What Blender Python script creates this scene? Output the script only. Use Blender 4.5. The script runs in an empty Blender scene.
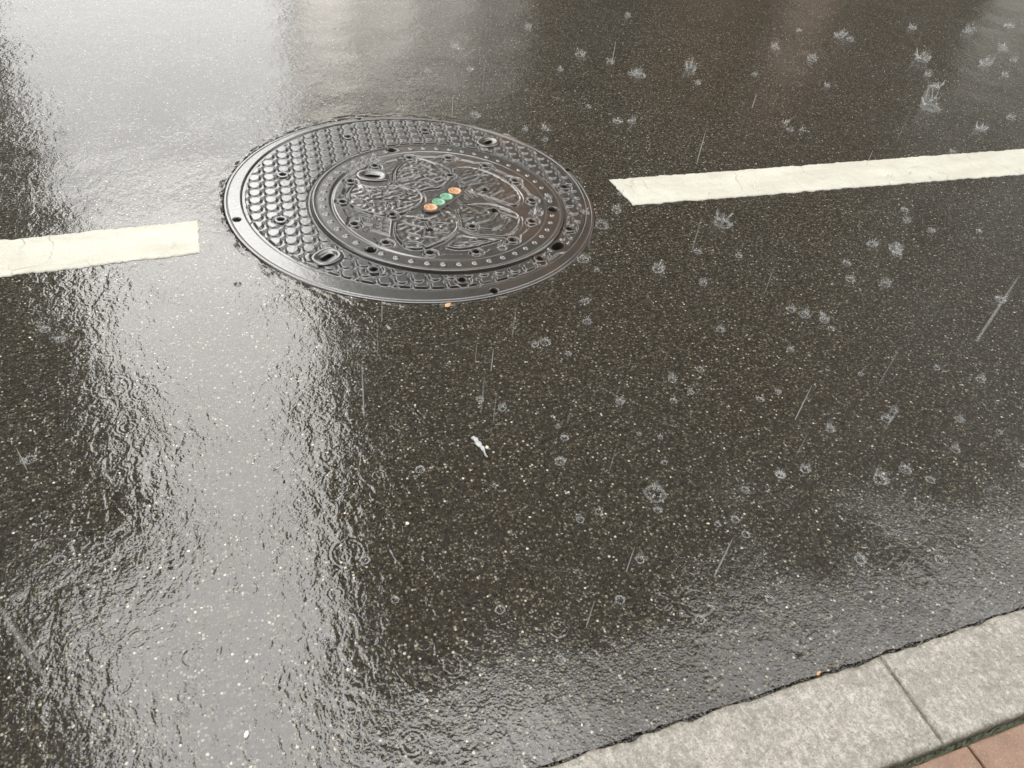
import bpy, math, random
import numpy as np
from mathutils import Vector, Matrix

random.seed(11)
rng = np.random.default_rng(5)
sc = bpy.context.scene
C = sc.collection
R = math.radians

# ------------------------------------------------------------------ camera model (road frame: X along the road, Y across it, Z up)
CAM_H = 1.10
FPX = 771.03
CF = np.array([0.30995855, 0.67603018, -0.66851245])
CR = np.array([0.93855058, -0.32984671, 0.10160686])
CU = np.array([0.15181733, 0.65892666, 0.73672732])

def at(px, py, z=0.0):
    """the place in metres of a spot measured in the photograph, at height z"""
    d = CF * FPX + CR * (px - 512) + CU * (384 - py)
    t = (CAM_H - z) / -d[2]
    return np.array([d[0] * t, d[1] * t])

# ------------------------------------------------------------------ helpers
def link(o, parent=None):
    C.objects.link(o)
    if parent is not None:
        o.parent = parent
    return o

def mesh_np(name, V, F, mat, parent=None, smooth=True):
    """V (n,3) and quads or tris F as an array -> one mesh object"""
    V = np.asarray(V, dtype=np.float32); F = np.asarray(F, dtype=np.int32)
    k = F.shape[1]
    me = bpy.data.meshes.new(name)
    me.vertices.add(len(V)); me.vertices.foreach_set('co', V.ravel())
    me.loops.add(F.size); me.loops.foreach_set('vertex_index', F.ravel())
    me.polygons.add(len(F))
    me.polygons.foreach_set('loop_start', np.arange(0, F.size, k, dtype=np.int32))
    me.polygons.foreach_set('loop_total', np.full(len(F), k, dtype=np.int32))
    me.polygons.foreach_set('use_smooth', np.full(len(F), smooth, dtype=bool))
    me.update(calc_edges=True); me.validate()
    me.materials.append(mat)
    return link(bpy.data.objects.new(name, me), parent)

class MB:
    def __init__(self): self.v = []; self.f = []
    def add(self, vs, fs):
        b = len(self.v); self.v += [tuple(map(float, p)) for p in vs]; self.f += [tuple(i + b for i in q) for q in fs]
    def box(self, x0, x1, y0, y1, z0, z1):
        self.add([(x0,y0,z0),(x1,y0,z0),(x1,y1,z0),(x0,y1,z0),(x0,y0,z1),(x1,y0,z1),(x1,y1,z1),(x0,y1,z1)],
                 [(0,3,2,1),(4,5,6,7),(0,1,5,4),(1,2,6,5),(2,3,7,6),(3,0,4,7)])
    def build(self, name, mat, parent=None, smooth=False, bevel=0, segs=2):
        me = bpy.data.meshes.new(name); me.from_pydata(self.v, [], self.f); me.update()
        if smooth: me.polygons.foreach_set('use_smooth', [True] * len(me.polygons))
        me.materials.append(mat)
        o = link(bpy.data.objects.new(name, me), parent)
        if bevel:
            m = o.modifiers.new('bevel', 'BEVEL'); m.width = bevel; m.segments = segs; m.limit_method = 'ANGLE'
        return o

def tag(o, label=None, cat=None, group=None, kind=None):
    if label: o['label'] = label
    if cat: o['category'] = cat
    if group: o['group'] = group
    if kind: o['kind'] = kind
    return o

def empty(name, loc):
    o = bpy.data.objects.new(name, None); o.empty_display_size = .05; C.objects.link(o); o.location = loc
    return o

def ss(a, b, x):
    t = np.clip((x - a) / (b - a), 0, 1); return t * t * (3 - 2 * t)

# ------------------------------------------------------------------ node helper
class NT:
    def __init__(self, name):
        self.m = bpy.data.materials.new(name); self.m.use_nodes = True
        self.t = self.m.node_tree; self.t.nodes.clear()
        self.out = self.n('ShaderNodeOutputMaterial')
    def n(self, typ, **kw):
        o = self.t.nodes.new(typ)
        for k, v in kw.items(): setattr(o, k, v)
        return o
    def put(self, sock, v):
        if hasattr(v, 'is_output') or isinstance(v, bpy.types.NodeSocket): self.t.links.new(v, sock)
        else: sock.default_value = v
    def coord(self):
        return self.n('ShaderNodeTexCoord').outputs['Object']
    def mapv(self, v, scale=(1,1,1), rot=(0,0,0), loc=(0,0,0)):
        o = self.n('ShaderNodeMapping'); self.put(o.inputs['Vector'], v)
        o.inputs['Scale'].default_value = scale; o.inputs['Rotation'].default_value = rot; o.inputs['Location'].default_value = loc
        return o.outputs[0]
    def noise(self, v, scale, detail=3, rough=.5, dist=0):
        o = self.n('ShaderNodeTexNoise'); self.put(o.inputs['Vector'], v)
        o.inputs['Scale'].default_value = scale; o.inputs['Detail'].default_value = detail
        o.inputs['Roughness'].default_value = rough; o.inputs['Distortion'].default_value = dist
        return o.outputs['Fac']
    def voro(self, v, scale, feature='F1', rand=1):
        o = self.n('ShaderNodeTexVoronoi', feature=feature); self.put(o.inputs['Vector'], v)
        o.inputs['Scale'].default_value = scale; o.inputs['Randomness'].default_value = rand
        return o
    def ramp(self, f, stops, interp='LINEAR'):
        o = self.n('ShaderNodeValToRGB'); self.put(o.inputs['Fac'], f); cr = o.color_ramp; cr.interpolation = interp
        while len(cr.elements) < len(stops): cr.elements.new(.5)
        for e, (p, c) in zip(cr.elements, stops):
            e.position = p; e.color = (c, c, c, 1) if isinstance(c, (int, float)) else (*c, 1)
        return o.outputs['Color']
    def math(self, op, a, b=0.0, c=None, clamp=False):
        o = self.n('ShaderNodeMath', operation=op, use_clamp=clamp)
        self.put(o.inputs[0], a); self.put(o.inputs[1], b)
        if c is not None: self.put(o.inputs[2], c)
        return o.outputs[0]
    def mix(self, fac, a, b, mode='MIX'):
        o = self.n('ShaderNodeMix', data_type='RGBA', blend_type=mode)
        self.put(o.inputs[0], fac)
        for s, v in ((o.inputs[6], a), (o.inputs[7], b)):
            self.put(s, (*v, 1) if isinstance(v, tuple) and len(v) == 3 else v)
        return o.outputs[2]
    def bump(self, h, dist, strength=1.0, normal=None):
        o = self.n('ShaderNodeBump'); self.put(o.inputs['Height'], h)
        o.inputs['Distance'].default_value = dist; self.put(o.inputs['Strength'], strength)
        if normal is not None: self.put(o.inputs['Normal'], normal)
        return o.outputs[0]
    def bsdf(self, **kw):
        o = self.n('ShaderNodeBsdfPrincipled')
        for k, v in kw.items():
            self.put(o.inputs[k.replace('_', ' ')], (*v, 1) if isinstance(v, tuple) and len(v) == 3 else v)
        self.t.links.new(o.outputs[0], self.out.inputs['Surface'])
        return o

def ripples(t, P, amp=1.0, ring=True):
    """height of the rain-beaten water film, in metres: wind wavelets plus the rings that drops leave"""
    flow = t.mapv(P, scale=(1.0, 0.62, 1), rot=(0, 0, R(-28)))
    a = t.noise(flow, 42, 2, .55, .5)
    b = t.noise(P, 125, 2, .5, .3)
    g = t.noise(P, 3.1, 2, .5)
    g = t.ramp(g, [(.30, .45), (.68, 1.35)])
    h = t.math('ADD', t.math('MULTIPLY', a, RIP_A * amp), t.math('MULTIPLY', b, RIP_B * amp))
    h = t.math('MULTIPLY', h, g)
    if ring:
        for scale, off, A, lam in ((7.5, (0, 0, 0), .00042, .0085), (11, (3.3, 1.7, 0), .00030, .0065), (17, (8.1, 4.4, 0), .00022, .005)):
            vo = t.voro(t.mapv(P, loc=off), scale)
            d = t.math('DIVIDE', vo.outputs['Distance'], scale)          # metres
            sep = t.n('ShaderNodeSeparateColor'); t.put(sep.inputs[0], vo.outputs['Color'])
            r0 = t.math('MULTIPLY', sep.outputs[0], .28 / scale)
            e = t.math('DIVIDE', t.math('SUBTRACT', d, r0), lam * .9)
            env = t.math('POWER', 2.718, t.math('MULTIPLY', t.math('MULTIPLY', e, e), -1.0))
            on = t.math('GREATER_THAN', sep.outputs[1], .45)
            w = t.math('SINE', t.math('MULTIPLY', d, 2 * math.pi / lam))
            h = t.math('MULTIPLY_ADD', t.math('MULTIPLY', t.math('MULTIPLY', w, env), on), A * .27, h)
        vo = t.voro(t.mapv(P, loc=(5.2, 9.1, 0)), 6.5); sep = t.n('ShaderNodeSeparateColor'); t.put(sep.inputs[0], vo.outputs['Color'])   # craters of drops just landed
        q = t.math('MULTIPLY', vo.outputs['Distance'], 1 / 6.5 / .0072)
        q = t.math('POWER', 2.718, t.math('MULTIPLY', t.math('MULTIPLY', q, q), -1.0))
        h = t.math('MULTIPLY_ADD', t.math('MULTIPLY', q, t.math('GREATER_THAN', sep.outputs[2], .35)), -.0019, h)
        h = t.math('MULTIPLY_ADD', t.noise(P, 4.2, 1), .0042, h)
    return h

RIP_A, RIP_B = .00120, .00044

# ------------------------------------------------------------------ materials
def mat_asphalt(name='wet_asphalt'):
    t = NT(name); P = t.coord()
    vo = t.voro(P, 210); cell = t.n('ShaderNodeSeparateColor'); t.put(cell.inputs[0], vo.outputs['Color'])
    vs = t.voro(P, 430); cells = t.n('ShaderNodeSeparateColor'); t.put(cells.inputs[0], vs.outputs['Color'])
    stone = t.ramp(cell.outputs[0], [(0, (.006,.005,.003)), (.30, (.018,.014,.008)), (.58, (.046,.038,.023)), (.80, (.085,.074,.052)), (.95, (.15,.135,.105)), (.986, (.30,.285,.245)), (1, (.52,.49,.43))])
    core = t.ramp(vo.outputs['Distance'], [(.34, 1.0), (.60, 0.0)])
    binder = t.mix(t.noise(P, 520, 3, .7), (.003,.0025,.0015), (.034,.028,.018))
    col = t.mix(core, binder, stone)
    fine = t.ramp(cells.outputs[1], [(0, 0.0), (.92, 0.0), (.96, .55), (1, .9)])
    fine = t.math('MULTIPLY', fine, t.ramp(vs.outputs['Distance'], [(.22, 1.0), (.42, 0.0)]))
    col = t.mix(fine, col, (.30, .28, .235))
    mott = t.noise(P, 110, 4, .7)
    col = t.mix(1.0, col, t.ramp(mott, [(.30, .35), (.50, .95), (.70, 1.9)]), 'MULTIPLY')
    big = t.noise(P, 1.7, 3, .55)
    col = t.mix(t.ramp(big, [(.35, 0.0), (.7, .55)]), col, t.mix(1.0, col, (.80, .70, .52), 'MULTIPLY'))
    agg = t.ramp(vo.outputs['Distance'], [(0, 1.0), (.55, 0.0)])
    agg = t.math('ADD', agg, t.math('MULTIPLY', t.noise(P, 700, 2), .5))
    nb = t.bump(agg, .0016)
    rip = ripples(t, P)
    sy = t.n('ShaderNodeSeparateXYZ'); t.put(sy.inputs[0], P)
    kerbside = t.math('MULTIPLY', t.ramp(sy.outputs[1], [(.36, 1.0), (.62, 0.0)]), .28)     # shallower water where the road rises to the kerb
    thin = t.ramp(t.noise(P, 4.3, 3, .6), [(.40, .05), (.66, .95)])
    thin = t.math('MULTIPLY', thin, t.math('MULTIPLY_ADD', t.math('MULTIPLY_ADD', sy.outputs[0], 1.6, -.15, clamp=True), .54, .46))     # the wheel track on the left holds more water     # where the film is thin the stones stand through it
    rip = t.math('MULTIPLY_ADD', t.math('MULTIPLY', agg, t.math('ADD', thin, kerbside)), .00034, rip)
    nw = t.bump(rip, 1.0)
    t.bsdf(Base_Color=col, Roughness=.55, Normal=nb, Coat_Weight=1.0, Coat_Roughness=.035, Coat_IOR=1.5, Coat_Normal=nw, Specular_IOR_Level=.10)
    return t.m

def mat_paint():
    t = NT('white_road_paint'); P = t.coord()
    n = t.noise(P, 14, 4, .6); f = t.noise(P, 260, 3, .6)
    col = t.mix(t.ramp(n, [(.35, 0.0), (.7, 1.0)]), (.52, .507, .447), (.445, .428, .37))
    col = t.mix(t.ramp(f, [(.32, .7), (.50, 0.0)]), col, (.50, .47, .39))
    col = t.mix(t.ramp(t.noise(P, 75, 4, .65), [(.30, .6), (.50, 0.0)]), col, (.56, .53, .44))
    col = t.mix(1.0, col, t.ramp(t.noise(P, 340, 4, .75), [(.30, .70), (.5, 1.0), (.68, 1.10)]), 'MULTIPLY')
    chip = t.math('MULTIPLY', t.ramp(t.noise(P, 190, 3, .7), [(.27, 1.0), (.33, 0.0)]), t.ramp(n, [(.40, 0.0), (.58, .9)]))
    col = t.mix(chip, col, (.10, .09, .07))
    dirt = t.ramp(t.noise(t.mapv(P, scale=(.5, 2, 1)), 7, 4, .65), [(.44, 0.0), (.70, .6)])
    col = t.mix(dirt, col, (.38, .355, .29))
    cr = t.voro(t.mapv(t.mix(.04, P, t.n('ShaderNodeTexNoise').outputs['Color']), scale=(1, .45, 1), rot=(0, 0, R(35))), 9, 'DISTANCE_TO_EDGE')
    crack = t.math('MULTIPLY', t.ramp(cr.outputs['Distance'], [(.004, 1.0), (.015, 0.0)]), t.ramp(t.noise(P, 6, 2), [(.47, 0.0), (.58, .75)]))
    col = t.mix(crack, col, (.34, .315, .255))
    h = t.math('SUBTRACT', t.math('MULTIPLY', f, .0009), t.math('MULTIPLY', crack, .0016))
    rip = t.math('MULTIPLY', ripples(t, P, .5), 1.0)
    t.bsdf(Base_Color=col, Roughness=.5, Normal=t.bump(h, 1.0), Coat_Weight=.07, Specular_IOR_Level=.1, Coat_Roughness=.15, Coat_IOR=1.33, Coat_Normal=t.bump(rip, 1.0))
    return t.m

def mat_iron(name='wet_cast_iron', base=(.016,.015,.013), rust=.95):
    t = NT(name); P = t.coord()
    big = t.noise(P, 5.0, 4, .6); f = t.noise(P, 420, 3, .6)
    col = t.mix(t.ramp(f, [(.35, 0.0), (.65, 1.0)]), base, tuple(c * 1.9 for c in base))
    sx = t.n('ShaderNodeSeparateXYZ'); t.put(sx.inputs[0], P)
    side = t.math('MULTIPLY_ADD', sx.outputs[0], 1.6, .30, clamp=True)
    rm = t.math('MULTIPLY', t.ramp(big, [(.40, 0.0), (.62, 1.0)]), t.math('MULTIPLY', side, rust), clamp=True)
    col = t.mix(rm, col, (.060, .037, .024))
    h = t.math('MULTIPLY_ADD', f, .00065, t.math('MULTIPLY', t.noise(P, 95, 2), .0008))
    rip = t.math('ADD', ripples(t, P, .35, False), t.math('MULTIPLY', t.noise(P, 140, 2), .00022))
    rip = t.math('MULTIPLY_ADD', f, .00011, rip)
    t.bsdf(Base_Color=col, Roughness=.30, Normal=t.bump(h, 1.0), Specular_IOR_Level=.4, Coat_Weight=1.0, Coat_Roughness=.12, Coat_IOR=1.6, Coat_Normal=t.bump(rip, 1.0))
    return t.m

def mat_inlay(name, a, b):
    t = NT(name); P = t.coord()
    n = t.noise(P, 160, 3, .6)
    col = t.mix(t.ramp(n, [(.42, 0.0), (.62, 1.0)]), a, b)
    t.bsdf(Base_Color=col, Roughness=.45, Normal=t.bump(n, .0015), Coat_Weight=.7, Coat_Roughness=.08, Coat_IOR=1.4)
    return t.m

def mat_concrete():
    t = NT('wet_concrete'); P = t.coord()
    n = t.noise(P, 9, 5, .65); f = t.noise(P, 170, 4, .7); v = t.voro(P, 190)
    cell = t.n('ShaderNodeSeparateColor'); t.put(cell.inputs[0], v.outputs['Color'])
    col = t.mix(t.ramp(n, [(.32, 0.0), (.68, 1.0)]), (.205,.186,.158), (.330,.303,.260))
    g2 = t.noise(P, 420, 4, .75)
    col = t.mix(t.ramp(f, [(.30, .75), (.50, 0.0)]), col, (.140,.130,.108))
    col = t.mix(1.0, col, t.ramp(g2, [(.30, .35), (.5, 1.0), (.68, 1.6)]), 'MULTIPLY')
    sp = t.math('MULTIPLY', t.ramp(cell.outputs[0], [(.86, 0.0), (.90, .6)]), t.ramp(v.outputs['Distance'], [(.25, 1.0), (.5, 0.0)]))
    col = t.mix(sp, col, (.46,.44,.38))
    sd = t.math('MULTIPLY', t.ramp(cell.outputs[1], [(.90, 0.0), (.93, .7)]), t.ramp(v.outputs['Distance'], [(.25, 1.0), (.5, 0.0)]))
    col = t.mix(sd, col, (.06,.055,.045))
    mo = t.noise(t.mapv(P, scale=(1, .6, 1), rot=(0, 0, R(20))), 130, 5, .75)
    col = t.mix(t.ramp(mo, [(.36, .6), (.52, 0.0)]), col, (.160,.143,.115))
    col = t.mix(t.ramp(mo, [(.52, 0.0), (.66, .5)]), col, (.52,.49,.42))
    st = t.noise(t.mapv(P, scale=(1, 1.6, 1), rot=(0, 0, R(-20))), 42, 5, .75)
    col = t.mix(t.ramp(st, [(.50, 0.0), (.64, .60)]), col, (.120,.106,.084))
    h = t.math('ADD', t.math('MULTIPLY', f, .0022), t.math('MULTIPLY', n, .004))
    t.bsdf(Base_Color=col, Roughness=.55, Normal=t.bump(h, 1.0), Coat_Weight=.85, Coat_Roughness=.10, Coat_IOR=1.36,
           Coat_Normal=t.bump(t.math('MULTIPLY_ADD', f, .0009, t.math('MULTIPLY', t.noise(P, 60, 2), .002)), 1.0))
    return t.m

def mat_brick():
    t = NT('wet_paving_brick'); P = t.coord()
    n = t.noise(P, 22, 4, .6); f = t.noise(P, 330, 4, .7)
    col = t.mix(t.ramp(n, [(.35, 0.0), (.66, 1.0)]), (.195,.112,.070), (.265,.158,.103))
    col = t.mix(t.ramp(f, [(.34, .7), (.48, 0.0)]), col, (.18,.082,.055))
    col = t.mix(t.ramp(f, [(.58, 0.0), (.68, .7)]), col, (.42,.29,.21))
    t.bsdf(Base_Color=col, Roughness=.6, Normal=t.bump(f, .0018), Coat_Weight=.5, Coat_Roughness=.15, Coat_IOR=1.33, Coat_Normal=t.bump(f, .0008))
    return t.m

def mat_plain(name, col, rough=.6, var=.25, scale=40, coat=0.0, bump=.001, spec=.5):
    t = NT(name); P = t.coord(); n = t.noise(P, scale, 4, .6)
    c = t.mix(n, tuple(x * (1 - var) for x in col), tuple(min(1, x * (1 + var)) for x in col))
    t.bsdf(Base_Color=c, Roughness=rough, Normal=t.bump(n, bump), Coat_Weight=coat, Coat_Roughness=.06, Specular_IOR_Level=spec)
    return t.m

def mat_grit():
    t = NT('pale_grit'); g = t.n('ShaderNodeNewGeometry')
    col = t.ramp(g.outputs['Random Per Island'], [(0, (.05,.047,.04)), (.40, (.13,.125,.11)), (.72, (.30,.295,.275)), (.95, (.60,.59,.56)), (1, (.60,.50,.34))])
    t.bsdf(Base_Color=col, Roughness=.5, Coat_Weight=.8, Coat_Roughness=.06)
    return t.m

def mat_spray(name, alpha, col=(.80, .81, .80)):
    t = NT(name)
    tr = t.n('ShaderNodeBsdfTransparent'); d = t.n('ShaderNodeBsdfDiffuse'); d.inputs[0].default_value = (*col, 1)
    tl = t.n('ShaderNodeBsdfTranslucent'); tl.inputs[0].default_value = (*col, 1)
    gl = t.n('ShaderNodeBsdfGlossy'); gl.inputs['Roughness'].default_value = .08; gl.inputs[0].default_value = (1, 1, 1, 1)
    m0 = t.n('ShaderNodeMixShader'); m0.inputs[0].default_value = .5
    t.t.links.new(d.outputs[0], m0.inputs[1]); t.t.links.new(tl.outputs[0], m0.inputs[2])
    fr = t.n('ShaderNodeFresnel'); fr.inputs[0].default_value = 1.33
    m1 = t.n('ShaderNodeMixShader'); t.t.links.new(fr.outputs[0], m1.inputs[0])
    fr.inputs[0].default_value = 1.12
    t.t.links.new(m0.outputs[0], m1.inputs[1]); t.t.links.new(gl.outputs[0], m1.inputs[2])
    m2 = t.n('ShaderNodeMixShader'); m2.inputs[0].default_value = alpha
    t.t.links.new(tr.outputs[0], m2.inputs[1]); t.t.links.new(m1.outputs[0], m2.inputs[2])
    t.t.links.new(m2.outputs[0], t.out.inputs['Surface'])
    return t.m

ASPH = mat_asphalt(); PAINT = mat_paint(); IRON = mat_iron(); CONC = mat_concrete(); BRICK = mat_brick(); GRIT = mat_grit()
SPRAY = mat_spray('rain_spray', .42); SOFT = mat_spray('soft_falling_water', .26); FILM = mat_spray('thin_water_wall', .17); DROP = mat_spray('falling_water', .50)
DARK = mat_plain('joint_dirt_slot_shade', (.020,.018,.014), .5, .4, 120, .6)
MOSS = mat_plain('dark_moss', (.060,.066,.030), .8, .5, 200, .3)

# ------------------------------------------------------------------ the setting
FC = np.array([.504, 1.9336]); FR = .5172       # manhole frame
LC = np.array([.518, 1.9484]); LR = .4827       # outer lid
IC = np.array([.5630, 1.8820]); IR = .3540      # inner lid, off centre in the outer one

def grid_noise(x, s, seed):
    r = np.random.default_rng(seed); n = r.normal(size=4096)
    u = (x / s) % 4095; i = np.floor(u).astype(int); f = u - i; f = f * f * (3 - 2 * f)
    return n[i] * (1 - f) + n[(i + 1) % 4096] * f

mb = MB(); mb.add([(-250,-250,-.06),(250,-250,-.06),(250,250,-.06),(-250,250,-.06)], [(0,1,2,3)])
tag(mb.build('ground', mat_plain('dark_soil', (.05,.047,.04), .9, .3, 3)), kind='structure')

KZ = .018
yk0 = at(900, 762, KZ)[1]; yk1 = (at(1024, 609, KZ)[1] + at(740, 703, KZ)[1]) / 2
# road: one sheet with a round opening for the manhole frame and a broken edge along the kerb
def build_road():
    xs = np.concatenate([[-60, -20, -6, -2], np.arange(-1.2, 2.6, .006), [3, 6, 20, 60]])
    ye = yk1 + .0085 + np.abs(.0018 * grid_noise(xs, .06, 1) + .0013 * grid_noise(xs, .017, 2) + .0010 * grid_noise(xs, .007, 3))
    x0, x1, y0, y1 = -.35, 1.35, 1.05, 2.8
    V = []; F = []
    def strip(lo, hi, X):
        b = len(V)
        for x, a, c in zip(X, lo, hi): V.append((x, a, 0)); V.append((x, c, 0))
        for i in range(len(X) - 1):
            k = b + 2 * i; F.append((k, k + 2, k + 3, k + 1))
    n = len(xs)
    strip(ye, np.full(n, y0), xs)
    # a small broken lip along the edge
    b = len(V)
    for x, a in zip(xs, ye): V.append((x, a, 0)); V.append((x, a - .003 - .002 * random.random(), -.045))
    for i in range(n - 1):
        k = b + 2 * i; F.append((k, k + 1, k + 3, k + 2))
    for X, a, c in (([-60, x0], y0, y1), ([x1, 60], y0, y1), ([-60, x0], y1, 7.6), ([x0, x1], y1, 7.6), ([x1, 60], y1, 7.6)):
        strip([a, a], [c, c], X)
    # square patch with the opening; the asphalt collar round the frame is lumpy and broken
    N = 900; K = 9
    b = len(V); cr_ = np.random.default_rng(19)
    radii = [FR + .0012, FR + .004, FR + .008, FR + .014, FR + .022, FR + .034, FR + .05]
    a_th = np.arange(N) * FR * 2 * math.pi / N
    lump = [grid_noise(a_th, w, 60 + q) for q, w in enumerate((.012, .014, .018, .022, .030, .05, .08))]
    for i in range(N):
        th = 2 * math.pi * i / N; d = np.array([math.cos(th), math.sin(th)])
        tx = ((x1 if d[0] > 0 else x0) - FC[0]) / d[0] if abs(d[0]) > 1e-9 else 1e9
        ty = ((y1 if d[1] > 0 else y0) - FC[1]) / d[1] if abs(d[1]) > 1e-9 else 1e9
        e = FC + d * min(tx, ty)
        V.append((*(FC + d * (FR + .0012)), -.05))
        for q, rr in enumerate(radii):
            amp = (.0006, .0007, .0006, .0005, .0004, .0002, 0)[q]
            V.append((*(FC + d * (rr + (.0016 * abs(lump[1][i]) if q == 0 else .0008 * lump[q][i] * (q < 5)))), (-.0008, 0, .0002, .0002, 0, 0, 0)[q] + amp * lump[q][i]))
        V.append((*e, 0))
    for i in range(N):
        j = (i + 1) % N
        for q in range(K - 1):
            F.append((b + K * i + q, b + K * i + q + 1, b + K * j + q + 1, b + K * j + q))
    # corners of the patch
    cb = len(V); V.extend([(x1, y1, 0), (x0, y1, 0), (x0, y0, 0), (x1, y0, 0)])
    for k, (cx, cy) in enumerate(((x1, y1), (x0, y1), (x0, y0), (x1, y0))):
        th = math.atan2(cy - FC[1], cx - FC[0]) % (2 * math.pi)
        i = int(th / (2 * math.pi) * N); j = (i + 1) % N
        F.append((b + K * i + K - 1, cb + k, b + K * j + K - 1, b + K * j + K - 1))
    F = [tuple(dict.fromkeys(f)) for f in F]
    me = bpy.data.meshes.new('road'); me.from_pydata([tuple(map(float, v)) for v in V], [], F); me.update()
    me.materials.append(ASPH)
    return link(bpy.data.objects.new('road', me))
tag(build_road(), kind='structure')

# far pavement and its kerb, across the road
mb = MB(); mb.box(-60, 60, 7.6, 7.75, -.05, .12); tag(mb.build('kerb', CONC), kind='structure')
mb = MB(); mb.box(-60, 60, 7.752, 9.4, -.05, .115); mb.box(-1.9, .95, 9.4, 40, -.05, .11)
tag(mb.build('pavement', mat_plain('grey_paving', (.16,.155,.14), .5, .25, 6, .5)), kind='structure')
# bed under the near pavement bricks and the kerb
mb = MB(); mb.box(-60, 60, -6, yk1 + .016, -.055, -.009); tag(mb.build('pavement_bed', DARK), kind='structure')

# ------------------------------------------------------------------ kerb stones and paving bricks on the near side
KZ = .018
yk0 = at(900, 762, KZ)[1]; yk1 = (at(1024, 609, KZ)[1] + at(740, 703, KZ)[1]) / 2
xj = at(880, 655, KZ)[0]
KL = .600
def kerb_stone(x0, x1, label, seed):
    """a kerb block with worn arrises, built as a fine lattice so its edges wander"""
    r = np.random.default_rng(seed)
    nx, ny = 150, 40
    X = np.linspace(x0 + .0018, x1 - .0018, nx); Y = np.linspace(yk0, yk1, ny)
    gx, gy = np.meshgrid(X, Y, indexing='ij')
    de = np.minimum.reduce([gx - x0, x1 - gx, gy - yk0 + .001, (yk1 - gy) + .001])
    wob = .003 * grid_noise(gx[:, :1] + seed, .03, seed) * np.ones_like(gx)
    gz = KZ - .003 * (1 - ss(0, .006, de + .0015 * r.normal(size=gx.shape).cumsum(0) * .05)) + .0006 * grid_noise(gx * 1.3 + gy * 7.7, .02, seed + 3)
    gy2 = gy + np.where(np.arange(ny)[None, :] >= ny - 2, .0016 * grid_noise(gx, .02, seed + 7), 0)
    V = np.stack([gx, gy2, gz], -1).reshape(-1, 3)
    idx = np.arange(nx * ny).reshape(nx, ny)
    F = np.stack([idx[:-1, :-1], idx[1:, :-1], idx[1:, 1:], idx[:-1, 1:]], -1).reshape(-1, 4)
    rim = np.concatenate([idx[:, 0], idx[-1, 1:], idx[-2::-1, -1], idx[0, -2:0:-1]])
    low = V[rim].copy(); low[:, 2] = -.05
    b = len(V); V = np.concatenate([V, low]); m = len(rim); i = np.arange(m); j = (i + 1) % m
    F = np.concatenate([F, np.stack([rim[j], rim[i], b + i, b + j], -1)])
    o = mesh_np('kerb_stone', V, F, CONC)
    return tag(o, label, 'kerb stone', 'kerb stones along the road edge')
kerb_stone(xj - KL, xj, 'grey concrete kerb stone with stained road edge and small orange leaf on it', 21)
kerb_stone(xj, xj + KL, 'paler grey concrete kerb stone at the right edge, beyond the open joint', 22)

BZ = .014
yb1 = at(968, 745, BZ)[1]; xb = at(968, 745, BZ)[0]
BL, BW = .198, .098
def paving_brick(x0, y1, label):
    mb = MB(); mb.box(x0 + .0015, x0 + BL - .0015, y1 - BW + .0015, y1, -.04, BZ + random.uniform(-.0012, .0012))
    return tag(mb.build('paving_brick', BRICK, bevel=.003), label, 'paving brick', 'red bricks behind the kerb')
paving_brick(xb - BL, yb1, 'red paving brick behind the kerb, left of the thin joint')
paving_brick(xb, yb1, 'red paving brick behind the kerb in the lower right corner')

# moss and dirt in the joint between kerb and bricks
mb = MB()
for k in range(1700):
    x = random.uniform(.55, 1.45); y = random.uniform(yb1 + .001, yk0 - .001); z = random.uniform(-.002, .011); s = random.uniform(.0012, .0035)
    a = random.uniform(0, 6.28)
    pts = [(x + s * math.cos(a + i * 1.2566), y + s * math.sin(a + i * 1.2566), z - .012) for i in range(5)] + [(x, y, z + s)]
    mb.add(pts, [(i, (i + 1) % 5, 5) for i in range(5)])
tag(mb.build('moss', MOSS, smooth=True), 'dark green moss filling the joint behind the kerb', None, None, 'stuff')

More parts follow.
